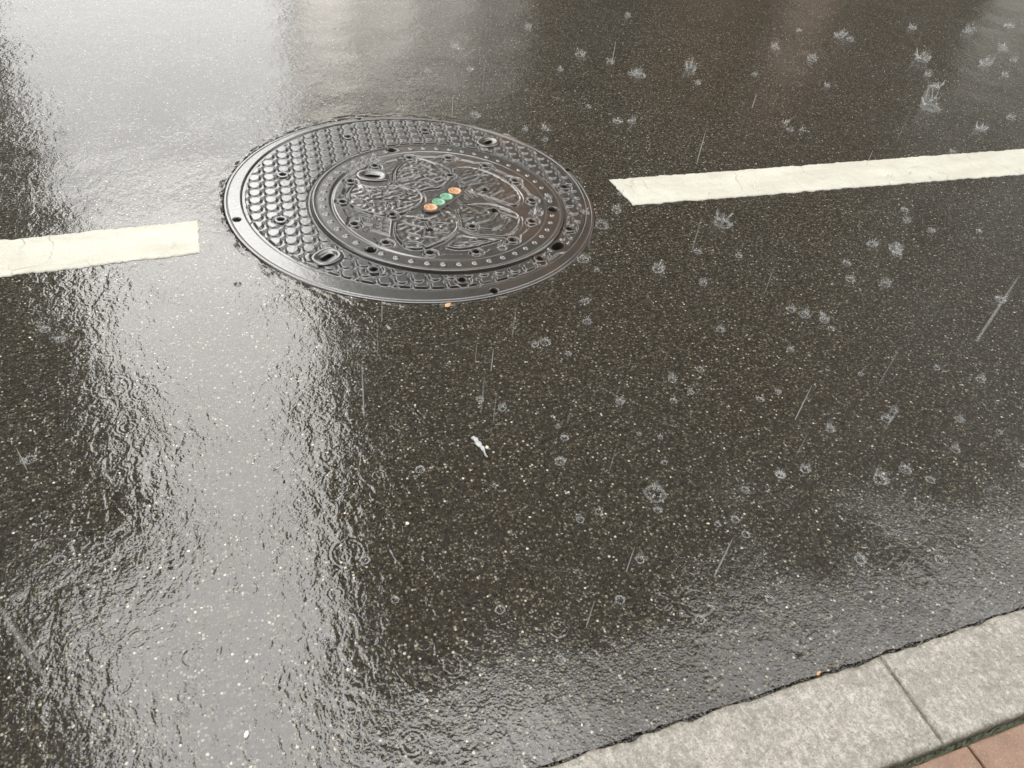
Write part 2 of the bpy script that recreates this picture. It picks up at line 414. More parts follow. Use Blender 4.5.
# ------------------------------------------------------------------ painted dashes
def road_line(tl, tr, br, bl, label, skew_end=0):
    """corners in metres, ragged edges, a thick thermoplastic sheet"""
    n = 700
    u = np.linspace(0, 1, n)
    tl, tr, br, bl = map(np.asarray, (tl, tr, br, bl))
    top = tl[None] * (1 - u[:, None]) + tr[None] * u[:, None]; bot = bl[None] * (1 - u[:, None]) + br[None] * u[:, None]
    s = u * np.linalg.norm(tr - tl)
    top[:, 1] += .0016 * grid_noise(s, .018, 31) + .0010 * grid_noise(s, .006, 32)
    bot[:, 1] += .0020 * grid_noise(s, .022, 33) + .0012 * grid_noise(s, .006, 34)
    m = 24; w = np.linspace(0, 1, m)
    G = bot[:, None] * (1 - w[None, :, None]) + top[:, None] * w[None, :, None]
    jag = .0014 * grid_noise(w * .2, .012, 35)
    G[0, :, 0] += jag; G[-1, :, 0] += jag
    edge = np.minimum.reduce([np.broadcast_to(w[None] * .15, (n, m)), np.broadcast_to((1 - w)[None] * .15, (n, m)), np.broadcast_to(s[:, None], (n, m)), np.broadcast_to((s[-1] - s)[:, None], (n, m))])
    z = .0006 + .0016 * ss(-.001, .003, edge) + .0002 * grid_noise(G[..., 0] * 3 + G[..., 1] * 11, .03, 36)
    V = np.concatenate([G, z[..., None]], -1).reshape(-1, 3)
    idx = np.arange(n * m).reshape(n, m)
    F = np.stack([idx[:-1, :-1], idx[1:, :-1], idx[1:, 1:], idx[:-1, 1:]], -1).reshape(-1, 4)
    rim = np.concatenate([idx[:, 0], idx[-1, 1:], idx[-2::-1, -1], idx[0, -2:0:-1]])
    low = V[rim].copy(); low[:, 2] = -.003
    b = len(V); V = np.concatenate([V, low]); i = np.arange(len(rim)); j = (i + 1) % len(rim)
    F = np.concatenate([F, np.stack([rim[j], rim[i], b + i, b + j], -1)])
    return tag(mesh_np('road_line', V, F, PAINT), label, 'road marking', 'white dashes of the lane line')
def ext(a, b, x):       # carry the line a-b on to X = x
    t = (x - a[0]) / (b[0] - a[0]); return a + (b - a) * t
a, b, c, d = at(0, 241), at(198.5, 220.5), at(200, 253.5), at(0, 277.5)
road_line(ext(b, a, -2.6), b, c, ext(c, d, -2.6), 'white painted dash left of the manhole with a square end')
a, b, c, d = at(609, 180), at(1024, 149), at(1024, 174.5), at(633, 205.5)
road_line(a, ext(a, b, 4.2), ext(d, c, 4.2), d, 'white painted dash right of the manhole with a slanting cracked end')

# ------------------------------------------------------------------ the manhole cover, cast relief as height fields
cover = empty('manhole_cover', (FC[0], FC[1], 0))
tag(cover, 'round cast iron manhole cover with scale pattern and off-centre floral inner lid', 'manhole cover')

def morph(c0, r0, c1, r1, nr, nt):
    """lattice between two circles -> X, Y (nr, nt)"""
    th = np.linspace(0, 2 * np.pi, nt, endpoint=False)
    d = np.stack([np.cos(th), np.sin(th)], -1)
    a = np.asarray(c0)[None] + d * r0; b = np.asarray(c1)[None] + d * r1
    t = np.linspace(0, 1, nr)[:, None, None]
    return a[None] * (1 - t) + b[None] * t

def relief(name, G, Z, mat, parent, skirt_in=True):
    nr, nt = Z.shape
    V = np.concatenate([G - FC, Z[..., None]], -1)
    rows = [V]
    lo = V[0:1].copy(); lo[..., 2] = -.045
    hi = V[-1:].copy(); hi[..., 2] = -.045
    V = np.concatenate(([lo] if skirt_in else []) + [V, hi], 0)
    n2 = V.shape[0]
    idx = np.arange(n2 * nt).reshape(n2, nt); nx = np.roll(idx, -1, 1)
    F = np.stack([idx[:-1], idx[1:], nx[1:], nx[:-1]], -1).reshape(-1, 4)
    return mesh_np(name, V.reshape(-1, 3), F, mat, parent)

def dist_seg(X, Y, a, b):
    ab = b - a; L = float(ab @ ab) + 1e-12
    t = np.clip(((X - a[0]) * ab[0] + (Y - a[1]) * ab[1]) / L, 0, 1)
    return np.hypot(X - a[0] - t * ab[0], Y - a[1] - t * ab[1])

def hole(Z, G, c, r, depth=.030, soft=.0022):
    d = np.hypot(G[..., 0] - c[0], G[..., 1] - c[1])
    return np.where(d < r + soft, Z - depth * (1 - ss(r - soft, r + soft, d)), Z)

def knob(Z, G, c, r, rh, h, depth=.022):
    d = np.hypot(G[..., 0] - c[0], G[..., 1] - c[1])
    ringh = h * (1 - ss(r - .003, r + .002, d))
    base = np.where(d < r + .006, np.minimum(Z, Z * ss(r, r + .006, d)), Z)
    Z = np.where(d < r + .006, np.maximum(base, ringh), Z)
    Z = Z - .0025 * np.exp(-((d - r - .004) / .002) ** 2)
    return Z - depth * (1 - ss(rh - .002, rh + .0015, d))

bolts = [at(237, 220), at(359, 118.5), at(568, 170), at(494, 291)]
# frame
G = morph(LC, LR + .0022, FC, FR, 44, 1500)
rF = np.hypot(*(G - FC).transpose(2, 0, 1)); rL = np.hypot(*(G - LC).transpose(2, 0, 1))
Z = .0016 - .0016 * np.exp(-((rF - (FR - .0095)) / .0011) ** 2) - .0012 * ss(FR - .003, FR, rF) - .0010 * (1 - ss(LR + .002, LR + .005, rL))
for c in bolts: Z = hole(Z, G, c, .0088)
relief('frame', G, Z, IRON, cover)

# outer lid: rows of worn scales
G = morph(IC, IR + .002, LC, LR, 150, 1700)
X, Y = G[..., 0], G[..., 1]
rL = np.hypot(X - LC[0], Y - LC[1]); rI = np.hypot(X - IC[0], Y - IC[1])
org = at(281.7, 149.8); va = np.array([-.0032, -.0422]); vb = np.array([.0415, -.0012])
Mi = np.linalg.inv(np.stack([va, vb], 1))
uv = np.einsum('ij,abj->abi', Mi, G - org)
iu, iv = np.round(uv[..., 0]), np.round(uv[..., 1])
du, dv = uv[..., 0] - iu, uv[..., 1] - iv                         # du runs towards the kerb, dv along the road
def tile(du, dv):
    # a scale: flat, steep round lower edge, gently sloping upper edge
    e = np.sqrt((dv / .43) ** 2 + (np.clip(du, 0, None) / .47) ** 2 + (np.clip(-du, 0, None) / .40) ** 4)
    body = 1 - ss(.74, 1.04, e)
    return body * (1 - .14 * du)
Zt = .0050 * tile(du, dv)
for su, sv in ((0, 1), (1, 0), (0, -1), (-1, 0)):
    Zt = np.maximum(Zt, .0050 * tile(du - su, dv - sv))
# the little strut joining scales corner to corner, with a pit beside it
a2, b2 = du + .42, dv + .46
for sa, sb in ((0, 0), (-1, 0), (0, -1), (-1, -1)):
    p, q = a2 + sa, b2 + sb
    l = (p - q) * .7071; w = (p + q) * .7071
    Zt = np.maximum(Zt, .0046 * (1 - ss(.05, .13, np.abs(w))) * (1 - ss(.16, .26, np.abs(l))))
    Zt -= .0045 * np.exp(-(((p - .03) / .075) ** 2 + ((q - .17) / .075) ** 2))
keep = np.ones_like(rL)
for c in bolts: keep *= ss(.036, .041, np.hypot(X - c[0], Y - c[1]))
flatz = ss(.446, .452, np.hypot(X - LC[0] - .02, Y - LC[1] - .052)) * ss(-.20, -.30, (Y - LC[1]))
edge = (1 - ss(LR - .012, LR - .007, rL))
keep2 = keep * edge
inner = ss(IR + .008, IR + .012, rI)
Z = -.0012 + Zt * keep2 * inner + .0042 * (1 - keep) * edge
Z = np.where((keep2 < .5) & (keep > .5), Z - .0012, Z)
Z = Z * inner + (1 - inner) * -.002
rings = [(283,176), (281,221), (348,138), (374,271), (462,281.5), (425,131.5), (540,260), (569,230), (564,188)]
for px in rings: Z = knob(Z, G, at(*px), .0185, .0085, .0058)
# round bed for each lifting eye
eyes = [(at(327, 258), 38), (at(488, 143), 38)]
def slot_hole(Z, X, Y, c, deg, lx, wy, depth=.04):
    a = R(deg); x = (X - c[0]) * math.cos(a) + (Y - c[1]) * math.sin(a); y = -(X - c[0]) * math.sin(a) + (Y - c[1]) * math.cos(a)
    d = np.sqrt((x / lx) ** 2 + (y / wy) ** 2)
    return Z - depth * (1 - ss(.85, 1.1, d))
for c, _ in eyes:
    d = np.hypot(X - c[0], Y - c[1]); Z = np.where(d < .043, Z * ss(.036, .043, d) - .0015 * (1 - ss(.036, .043, d)), Z)
for c, g_ in eyes: Z = slot_hole(Z, X, Y, c, g_, .021, .0105)
c = at(558, 246); d = np.hypot(X - c[0], Y - c[1]); Z = np.where(d < .036, Z * ss(.028, .036, d), Z); Z = slot_hole(Z, X, Y, c, 38, .022, .0135)
lid = relief('outer_lid', G, Z, IRON, cover)

# lifting eyes: an oval boss with a slot, castings of their own
def lifting_eye(c, deg, L, Wd, h, parent, slot=(.017, .0075)):
    n = 96; a = R(deg); ca, sa = math.cos(a), math.sin(a)
    th = np.linspace(0, 2 * np.pi, n, endpoint=False)
    prof = [(1.0, -.004), (.97, h * .6), (.90, h), (.70, h * .95), (.60, h * .55), (.52, h * .35)]
    ring = []
    def sup(s, lx, wy, z):
        x = np.sign(np.cos(th)) * np.abs(np.cos(th)) ** .8 * lx * s; y = np.sign(np.sin(th)) * np.abs(np.sin(th)) ** .8 * wy * s
        return np.stack([c[0] - FC[0] + x * ca - y * sa, c[1] - FC[1] + x * sa + y * ca, np.full(n, z)], -1)
    for s, z in prof: ring.append(sup(s, L, Wd, z))
    ring.append(sup(1, slot[0], slot[1], h * .30)); ring.append(sup(1, slot[0], slot[1], h * .30 - .0002)); ring.append(sup(.96, slot[0], slot[1], -.035)); ring.append(sup(.02, slot[0], slot[1], -.036))
    V = np.concatenate(ring); k = len(ring); idx = np.arange(k * n).reshape(k, n); nx = np.roll(idx, -1, 1)
    F = np.stack([idx[:-1], nx[:-1], nx[1:], idx[1:]], -1).reshape(-1, 4)
    o = mesh_np('lifting_eye', V, F, IRON, parent); o.data.materials.append(DARK)  # slot interior coloured dark to stand for the shade in the hole
    o.data.polygons.foreach_set('material_index', [0 if i < (k - 4) * n + n else 1 for i in range(len(o.data.polygons))])
    return o
for c, deg in eyes: lifting_eye(c, deg, .043, .033, .0068, lid, (.019, .0085))

# inner lid: rim, fifty studs, fourteen knobs, scalloped edge and the floral relief
G = morph(IC, .0005, IC, IR, 190, 1350)
X, Y = G[..., 0] - IC[0], G[..., 1] - IC[1]
r = np.hypot(X, Y); th = np.arctan2(Y, X)
k0 = R(94.9)
ph = (th - k0) / (2 * np.pi / 14); fr = ph - np.round(ph)
rs = .268 + .010 * np.sin(np.abs(fr) * np.pi * 3.0) * (np.abs(fr) < .34) + .010 * (np.abs(fr) >= .34) * .3
Z = np.zeros_like(r)
Z += .0042 * ss(-.0022, .0022, r - rs)                               # step up to the scalloped ledge
Z -= .0032 * ss(.292, .300, r) * (1 - ss(.300, .306, r)) * (.5 + .5 * np.cos(th - R(165)))
Z += .0010 * ss(.300, .306, r)
Z += .0016 * np.exp(-((r - .347) / .0042) ** 2)
Z -= .0050 * ss(.3505, .354, r)
# studs
kk = (th - R(148.3)) / (2 * np.pi / 50); ff = (kk - np.round(kk)) * (2 * np.pi / 50) * r
dd = np.hypot(ff, r - .3215)
Z += .0030 * np.sqrt(np.clip(1 - (dd / .0072) ** 2, 0, 1)) - .0028 * (1 - ss(.0015, .0042, np.hypot(ff + .002, r - .3225)))
def pl(*pts): return [at(*p) - IC for p in pts]
def ridge(pts, w, h, groove=0.0):
    global Z
    for a, b in zip(pts[:-1], pts[1:]):
        lo = np.minimum(a, b) - 3 * w; hi = np.maximum(a, b) + 3 * w
        m = (X > lo[0]) & (X < hi[0]) & (Y > lo[1]) & (Y < hi[1])
        if not m.any(): continue
        d = dist_seg(X[m], Y[m], a, b)
        z = Z[m]
        if h > 0: z = np.maximum(z, h * (1 - ss(w * .45, w, d)))
        else: z = np.minimum(z, h * (1 - ss(w * .3, w, d)) + 99 * (d > w))
        Z[m] = z
def smooth(pts, n=6):
    P = [np.asarray(p, float) for p in pts]; P = [2 * P[0] - P[1]] + P + [2 * P[-1] - P[-2]]; out = []
    for i in range(1, len(P) - 2):
        for k in range(n):
            t = k / n
            out.append(.5 * ((2 * P[i]) + (-P[i-1] + P[i+1]) * t + (2*P[i-1] - 5*P[i] + 4*P[i+1] - P[i+2]) * t*t + (-P[i-1] + 3*P[i] - 3*P[i+1] + P[i+2]) * t**3))
    out.append(P[-2]); return out
def poly_mask(pts):
    m = np.zeros(X.shape, bool); P = pts
    for i in range(len(P)):
        a, b = P[i], P[(i + 1) % len(P)]
        c = (a[1] > Y) != (b[1] > Y)
        with np.errstate(divide='ignore', invalid='ignore'):
            m ^= c & (X < (b[0] - a[0]) * (Y - a[1]) / (b[1] - a[1]) + a[0])
    return m
# petals stand a little proud of the field
left_petal = smooth(pl((349,205),(355.6,209),(371,214),(383,216.3),(393,214),(401,214.4),(410,210.5),(418,207),(424,200),(419.7,192),(404.8,188.2),(396.3,185.5),(388,186),(372,187.5),(361,185),(354,186),(348,194),(349,205)))
top_petal = smooth(pl((394,180),(396.5,185),(405,188.2),(413.4,189.8),(420,192),(427,190),(441,188),(449,182),(452.5,175),(446,168.5),(438,164.5),(427,161),(418,158.5),(408,160.5),(400,165),(395,171.5),(394,180)))
low_petal = smooth(pl((394.7,223.4),(394.7,234.4),(402.5,245),(412,249.5),(427,248.5),(436,245),(446,240.6),(456,233),(459.5,226.5),(457.5,219),(452,213.5),(444,212),(436,216),(424,219),(414,217),(403,216.5),(394.7,223.4)))
right_leaf = smooth(pl((459.5,228),(468,232.5),(480,235.5),(495,237),(508,236),(517,230),(521,222),(518,214.5),(505,208),(490,204.5),(474,204),(463,206),(457,212),(459.5,220),(459.5,228)))
up_leaf = smooth(pl((452.5,176),(458,183),(464,190),(476,194),(490,198),(504,203),(516,206),(522,199),(515,188),(500,178),(484,171),(466,167),(453,169.5),(452.5,176)))
low_leaf = smooth(pl((446,247.5),(458,249.5),(471,248.4),(486,244.5),(500,240),(494,239),(478,238),(462,236),(455,240.5),(446,247.5)))
rise = np.zeros_like(Z)
for poly, h in ((left_petal, .0026), (top_petal, .0026), (low_petal, .0026), (right_leaf, .0022), (up_leaf, .0020), (low_leaf, .0020)):
    m = poly_mask(poly)
    d = np.full(X.shape, 9.0)
    for a, b in zip(poly[:-1], poly[1:]):
        lo = np.minimum(a, b) - .008; hi = np.maximum(a, b) + .008
        w = (X > lo[0]) & (X < hi[0]) & (Y > lo[1]) & (Y < hi[1])
        d[w] = np.minimum(d[w], dist_seg(X[w], Y[w], a, b))
    sd = np.where(m, d, -d)
    rise = np.maximum(rise, h * ss(-.0020, .0030, sd))
    Z -= .0030 * np.exp(-((sd + .0026) / .0018) ** 2)               # chased line round the petal
    rise += .0022 * np.exp(-((sd - .0035) / .0026) ** 2) * m
Z += rise * (1 - ss(-.004, 0, r - rs))
fr_ = np.random.default_rng(77); tex = np.zeros_like(Z)
for _ in range(26):
    a_ = fr_.uniform(0, 6.28); kx = 2 * np.pi / fr_.uniform(.014, .032); tex += np.sin(kx * (X * np.cos(a_) + Y * np.sin(a_)) + fr_.uniform(0, 6.28))
Z += .00008 * tex * (1 - ss(-.006, -.001, r - rs)) * (.45 + .9 * (rise > .001))
# chased veins and blossom strokes
veins = [
 [(370.5,200),(383,199.5)], [(386,200),(394.7,200.7),(397.8,198)], [(400,200.3),(411.9,201)], [(366,194),(372,194.4)], [(385,194),(387,189),(391.6,189.4)],
 [(395,195),(401,194)], [(368,205.5),(371,204),(372,207)], [(386,206),(388,204),(391,207)], [(384,191),(383,196)], [(369,193),(370,198)], [(397.5,202),(397,207)], [(383.5,203),(386,208)], [(401,207),(404,206),(404,204)], [(360,200),(366,203)], [(362,191),(367,190)], [(404,193),(409,196),(415,196)],
 [(403.3,170),(415.8,168.8)], [(398.6,180.5),(409.5,178),(419,175.8)], [(412,183.6),(421,183.2)], [(418,172),(421,176),(429,180),(437,183)], [(420,165),(430,169)], [(428,173),(436,176)], [(425,184),(433,188)], [(437,165),(446,170.5),(452,176)],
 [(430,164),(437,169),(443,172)], [(440,178),(446,181)],
 [(402.7,222.5),(412.5,225.9),(424,228.3)], [(414.4,218.6),(422,221),(429,221)], [(407.6,233.7),(419.3,236.6),(436,239)], [(432,223.4),(440,224),(446.6,224.4)], [(434,230.5),(442,231.5),(446,229)], [(424,228.3),(422,236.5)], [(424,222),(428,229)], [(438,235),(447,234)],
 [(404,245),(408,243),(415,243),(421,245),(424,248.5)],
 [(455.9,211),(469.5,214),(480,213.6),(486,210)], [(463,220),(473,218.5)], [(477,223.8),(489,220.4),(496,214)], [(492,230.7),(502.7,225.8),(508.6,219)], [(463,206),(480,208),(500,213),(517,219)], [(466,226),(480,229),(500,231)], [(470,209),(476,212)], [(500,209),(510,213)],
 [(464,190),(470,185),(480,181)], [(475,193),(486,186),(498,184)], [(490,197),(502,191)], [(468,178),(478,175)], [(463,184),(474,180),(482,176)], [(503,200),(513,196)],
 [(459,244),(466,243)], [(470,244),(480,242)], [(478,240),(488,240)], [(455,247),(464,246)],
]
for v in veins: ridge(smooth(pl(*v), 4), .0034, -.0022)
outl = [
 [(348.6,195.2),(354,196),(358.4,199)], [(410.3,210.5),(415,208.9),(421,205)], [(460,203.5),(489.7,204),(505,208.5),(518,215)], [(485,197.5),(494,203)], [(394,192),(405,190.5)],
 [(459.5,228),(475,234.5),(509,237)], [(456,217),(459,222),(459.5,229)], [(454,218),(457,223),(457.5,229)], [(453,187),(452,193)], [(452.5,187),(460,180.5),(474,176),(488,175.5)],
 [(361,185),(365,190),(374,191.5),(384,189.5),(391,184)], [(356,170),(364,171),(371,168)],
 [(462,193),(468,199)], [(466,191),(473,197)], [(472,190),(478,196)], [(456,199),(462,204)],[(444,208),(450,213)], [(449,206),(455,210)], [(440,212),(445,216)],
]
for v in outl: ridge(smooth(pl(*v), 5), .0038, .0040)
# gabled building beside the left petal, small window sinkings
castle = pl((361,217.5),(362.7,224),(372.8,225.5),(372,230),(390,235.7),(391.8,221.4),(384,219.5),(361,217.5))
m = poly_mask(castle); Z = np.where(m, np.maximum(Z, .0030), Z); ridge(castle, .0028, .0042)
for px in ((366.5,217.2),(366.5,221),(372,218.5),(379,219.6),(386,219.8),(386,223.6),(385.2,227.8),(385.2,231.3),(378.3,225.4),(378.3,229)):
    c = at(*px) - IC; m = np.maximum(np.abs(X - c[0]) / .0062, np.abs(Y - c[1]) / .0075)
    Z -= .0034 * (1 - ss(.75, 1.0, m))
# seigaiha-like texture in the upper left gap
m = (r < .318) & (r > .285) & (th > R(112)) & (th < R(139))
Z -= np.where(m, .0022 * (np.sin(X / .0021 + Y / .006) * np.sin(Y / .0030) > 0), 0)
def wk(c, *a):
    global Z
    Z = knob(Z, G, c, *a)
for k in range(14):
    t = k0 + k * 2 * math.pi / 14; wk(IC + .269 * np.array([math.cos(t), math.sin(t)]), .0165, .0085, .0052)
for px in ((392.7,215.6),(449.8,176.5),(472,227.5)): wk(at(*px), .0145, .0078, .0052)
for px in ((484.9,190),(494.3,210.8),(429.5,230.3)): Z = hole(Z, G, at(*px), .0085)
for px in ((391.5,151.6),(371,251.4),(552.7,210.8)): Z = hole(Z, G, at(*px), .0125)
c = at(372.4, 176.5); d = np.hypot(X + IC[0] - c[0], Y + IC[1] - c[1]); Z = np.where(d < .05, Z * ss(.034, .05, d), Z)
Z = slot_hole(Z, X + IC[0], Y + IC[1], c, -18, .024, .0095)
ilid = relief('inner_lid', G, Z, IRON, cover, False)
lifting_eye(at(372.4, 176.5), -18, .048, .034, .0052, ilid, (.021, .0075))

# the centre plate with its four coloured discs
pc = at(442.6, 201); pa = math.atan2(*(at(454.7, 192.5) - at(430.8, 209))[::-1])
plate = MB(); n = 20; prof = []
for s, off in ((1, -math.pi / 2), (-1, math.pi / 2)):
    for i in range(n + 1):
        t = off + math.pi * i / n
        prof.append((s * .062 + .026 * math.cos(t), .026 * math.sin(t)))
ca, sa = math.cos(pa), math.sin(pa)
def loc(p, z): return (pc[0] - FC[0] + p[0] * ca - p[1] * sa, pc[1] - FC[1] + p[0] * sa + p[1] * ca, z)
N = len(prof); k = []
for sc_, z in ((1.04, -.006), (1.0, .0055), (.97, .0068), (.88, .0068), (.84, .0048)):
    k.append([loc((p[0] * (sc_ if sc_ < 1 else 1) if False else (abs(p[0]) - .026 * (1 - sc_)) * (1 if p[0] > 0 else -1), p[1] * sc_), z) for p in prof])
V = [v for ring in k for v in ring]; F = []
for a_ in range(len(k) - 1):
    for i in range(N): F.append((a_ * N + i, a_ * N + (i + 1) % N, (a_ + 1) * N + (i + 1) % N, (a_ + 1) * N + i))
F.append(tuple((len(k) - 1) * N + i for i in range(N)))
plate.add(V, F)
pl_o = plate.build('plate', IRON, cover, smooth=False)
ORANGE = mat_inlay('orange_inlay', (.52, .26, .11), (.20, .10, .05)); GREEN = mat_inlay('green_inlay', (.12, .32, .19), (.05, .14, .085))
for (px, py), m, lb in (((430.8, 209), ORANGE, 'worn orange disc'), ((438.6, 203.7), GREEN, 'green disc'), ((446.4, 198.3), GREEN, 'green disc'), ((454.7, 192.5), ORANGE, 'worn orange disc')):
    c = at(px, py) - FC; mb = MB(); n = 36; V = []; F = []
    for rr, z in ((.0195, .003), (.0190, .0066), (.0165, .0072), (.0150, .0058), (.006, .0060)):
        V += [(c[0] + rr * math.cos(2 * math.pi * i / n), c[1] + rr * math.sin(2 * math.pi * i / n), z) for i in range(n)]
    for a_ in range(4):
        for i in range(n): F.append((a_ * n + i, a_ * n + (i + 1) % n, (a_ + 1) * n + (i + 1) % n, (a_ + 1) * n + i))
    F.append(tuple(4 * n + i for i in range(n)))
    mb.add(V, F); o = mb.build('inlay', m, pl_o, smooth=True); o['label'] = lb

# ------------------------------------------------------------------ loose things on the wet road
def blob(mb, c, s, seed, flat=.6, sub=1):
    """an irregular little stone"""
    r = random.Random(seed); g = (1 + 5 ** .5) / 2
    vs = [(-1,g,0),(1,g,0),(-1,-g,0),(1,-g,0),(0,-1,g),(0,1,g),(0,-1,-g),(0,1,-g),(g,0,-1),(g,0,1),(-g,0,-1),(-g,0,1)]
    fs = [(0,11,5),(0,5,1),(0,1,7),(0,7,10),(0,10,11),(1,5,9),(5,11,4),(11,10,2),(10,7,6),(7,1,8),(3,9,4),(3,4,2),(3,2,6),(3,6,8),(3,8,9),(4,9,5),(2,4,11),(6,2,10),(8,6,7),(9,8,1)]
    a = r.uniform(0, 6.28); sx, sy = r.uniform(.75, 1.3), r.uniform(.7, 1.0); out = []
    for v in vs:
        q = r.uniform(.75, 1.15) * s / 1.9
        x, y, z = v[0] * q * sx, v[1] * q * sy, v[2] * q * flat
        out.append((c[0] + x * math.cos(a) - y * math.sin(a), c[1] + x * math.sin(a) + y * math.cos(a), c[2] + z))
    mb.add(out, fs)

def in_cover(x, y): return (x - FC[0]) ** 2 + (y - FC[1]) ** 2 < (FR + .01) ** 2
mb = MB(); k = 0
while k < 4600:
    x = random.uniform(-.9, 3.2); y = .37 + 2.9 * random.random() ** 1.25
    if in_cover(x, y) or (1.70 < y < 1.96 and (x < -.05 or x > 1.1)): continue
    dens = .45 + .55 * (.5 + .5 * math.sin(2.1 * x + .7) * math.cos(2.9 * y))
    dens *= .08 + .92 * min(1, max(0, (x + .1) / .5))
    if random.random() > dens: continue
    s = .0008 + .0016 * random.random() ** 3.4
    blob(mb, (x, y, s * .15), s, k, .7); k += 1
tag(mb.build('grit', GRIT, smooth=True), 'pale grit showing through the wet asphalt', None, None, 'stuff')

PEB = mat_plain('cream_stone', (.62,.55,.40), .5, .2, 200, .6); PEBW = mat_plain('white_stone', (.72,.71,.66), .5, .15, 200, .6)
def pebble(px, s, mat, label, seed):
    c = at(*px); mb = MB(); blob(mb, (0, 0, s * .25), s, seed, .6)
    o = mb.build('pebble', mat, smooth=True)
    m = o.modifiers.new('round', 'SUBSURF'); m.levels = m.render_levels = 2
    o.location = (c[0], c[1], 0)
    return tag(o, label, 'pebble')
pebble((487, 448), .0058, PEB, 'cream pebble touching the lower end of the white scrap', 3)
pebble((246.5, 735), .0062, PEBW, 'white double pebble low on the bright wet strip of road', 8)
pebble((407, 524), .0046, PEB, 'small yellowish pebble where the bright strip meets dark road, below the scrap', 5)
pebble((708, 524), .0042, PEB, 'small yellowish pebble on dark road right of the image centre, above the kerb', 9)

# the soaked white scrap
c0, c1 = at(472.5, 437.5), at(487.5, 458)
ax = (c1 - c0); L = np.linalg.norm(ax); ax /= L; nm = np.array([-ax[1], ax[0]])
n, m = 30, 9; V = []; r_ = random.Random(2)
for i in range(n):
    u = i / (n - 1); w = .0047 * (.55 + .75 * math.sin(math.pi * min(1, u * 1.15 + .12)) ) * (1 - .35 * u) * (1 + .15 * math.sin(u * 23))
    cen = c0 + ax * L * u + nm * (.0026 * math.sin(u * 3.4) + .0008 * math.sin(u * 13))
    for j in range(m):
        v = j / (m - 1) * 2 - 1
        p = cen + nm * w * v
        V.append((p[0], p[1], .0012 + .0022 * (1 - v * v) * (.6 + .4 * math.sin(u * 9)) + .0009 * math.sin(u * 31 + v * 3) + .0008))
for i in range(n):
    for j in range(m):
        x, y, z = V[i * m + j]; V.append((x, y, z - .0007))
F = []; o_ = n * m
for i in range(n - 1):
    for j in range(m - 1):
        q = (i * m + j, (i + 1) * m + j, (i + 1) * m + j + 1, i * m + j + 1); F.append(q); F.append(tuple(o_ + k for k in q[::-1]))
rim = [j for j in range(m)] + [i * m + m - 1 for i in range(1, n)] + [(n - 1) * m + j for j in range(m - 2, -1, -1)] + [i * m for i in range(n - 2, 0, -1)]
for i in range(len(rim)):
    a, b = rim[i], rim[(i + 1) % len(rim)]; F.append((a, b, o_ + b, o_ + a))
mb = MB(); mb.add(V, F)
tag(mb.build('paper_scrap', mat_plain('soaked_paper', (.36,.37,.365), .45, .35, 300, .4), smooth=True), 'crumpled white scrap lying on the wet road below the manhole cover', 'litter')

LEAF = mat_plain('orange_leaf', (.48,.24,.09), .5, .35, 150, .5)
def leaf(px, z, L, ang, label, wide=.42):
    c = at(px[0], px[1], z); mb = MB(); n = 14; V = []; F = []
    for i in range(n):
        u = i / (n - 1); w = L * wide * math.sin(math.pi * u ** .8) * (1 + .12 * math.sin(u * 29)) + .0002
        for j, s in enumerate((-1, 0, 1)):
            V.append(((u - .5) * L, s * w * .5, .0018 + .0016 * abs(s) + .0022 * math.sin(u * 3) * (u - .3)))
    k = len(V)
    V += [(x, y, z_ - .0005) for x, y, z_ in V]
    for i in range(n - 1):
        for j in range(2):
            q = (i * 3 + j, (i + 1) * 3 + j, (i + 1) * 3 + j + 1, i * 3 + j + 1); F.append(q); F.append(tuple(k + a for a in q[::-1]))
        F.append((i * 3, k + i * 3, k + (i + 1) * 3, (i + 1) * 3)); F.append((i * 3 + 2, (i + 1) * 3 + 2, k + (i + 1) * 3 + 2, k + i * 3 + 2))
    mb.add(V, F); o = mb.build('fallen_leaf', LEAF, smooth=True); o.location = (c[0], c[1], z); o.rotation_euler.z = R(ang)
    return tag(o, label, 'leaf')
leaf((448, 306), .001, .021, 35, 'small orange leaf beside the lower edge of the manhole cover', .6)
leaf((818, 674), KZ, .011, 20, 'tiny orange leaf lying on the grey kerb stone')

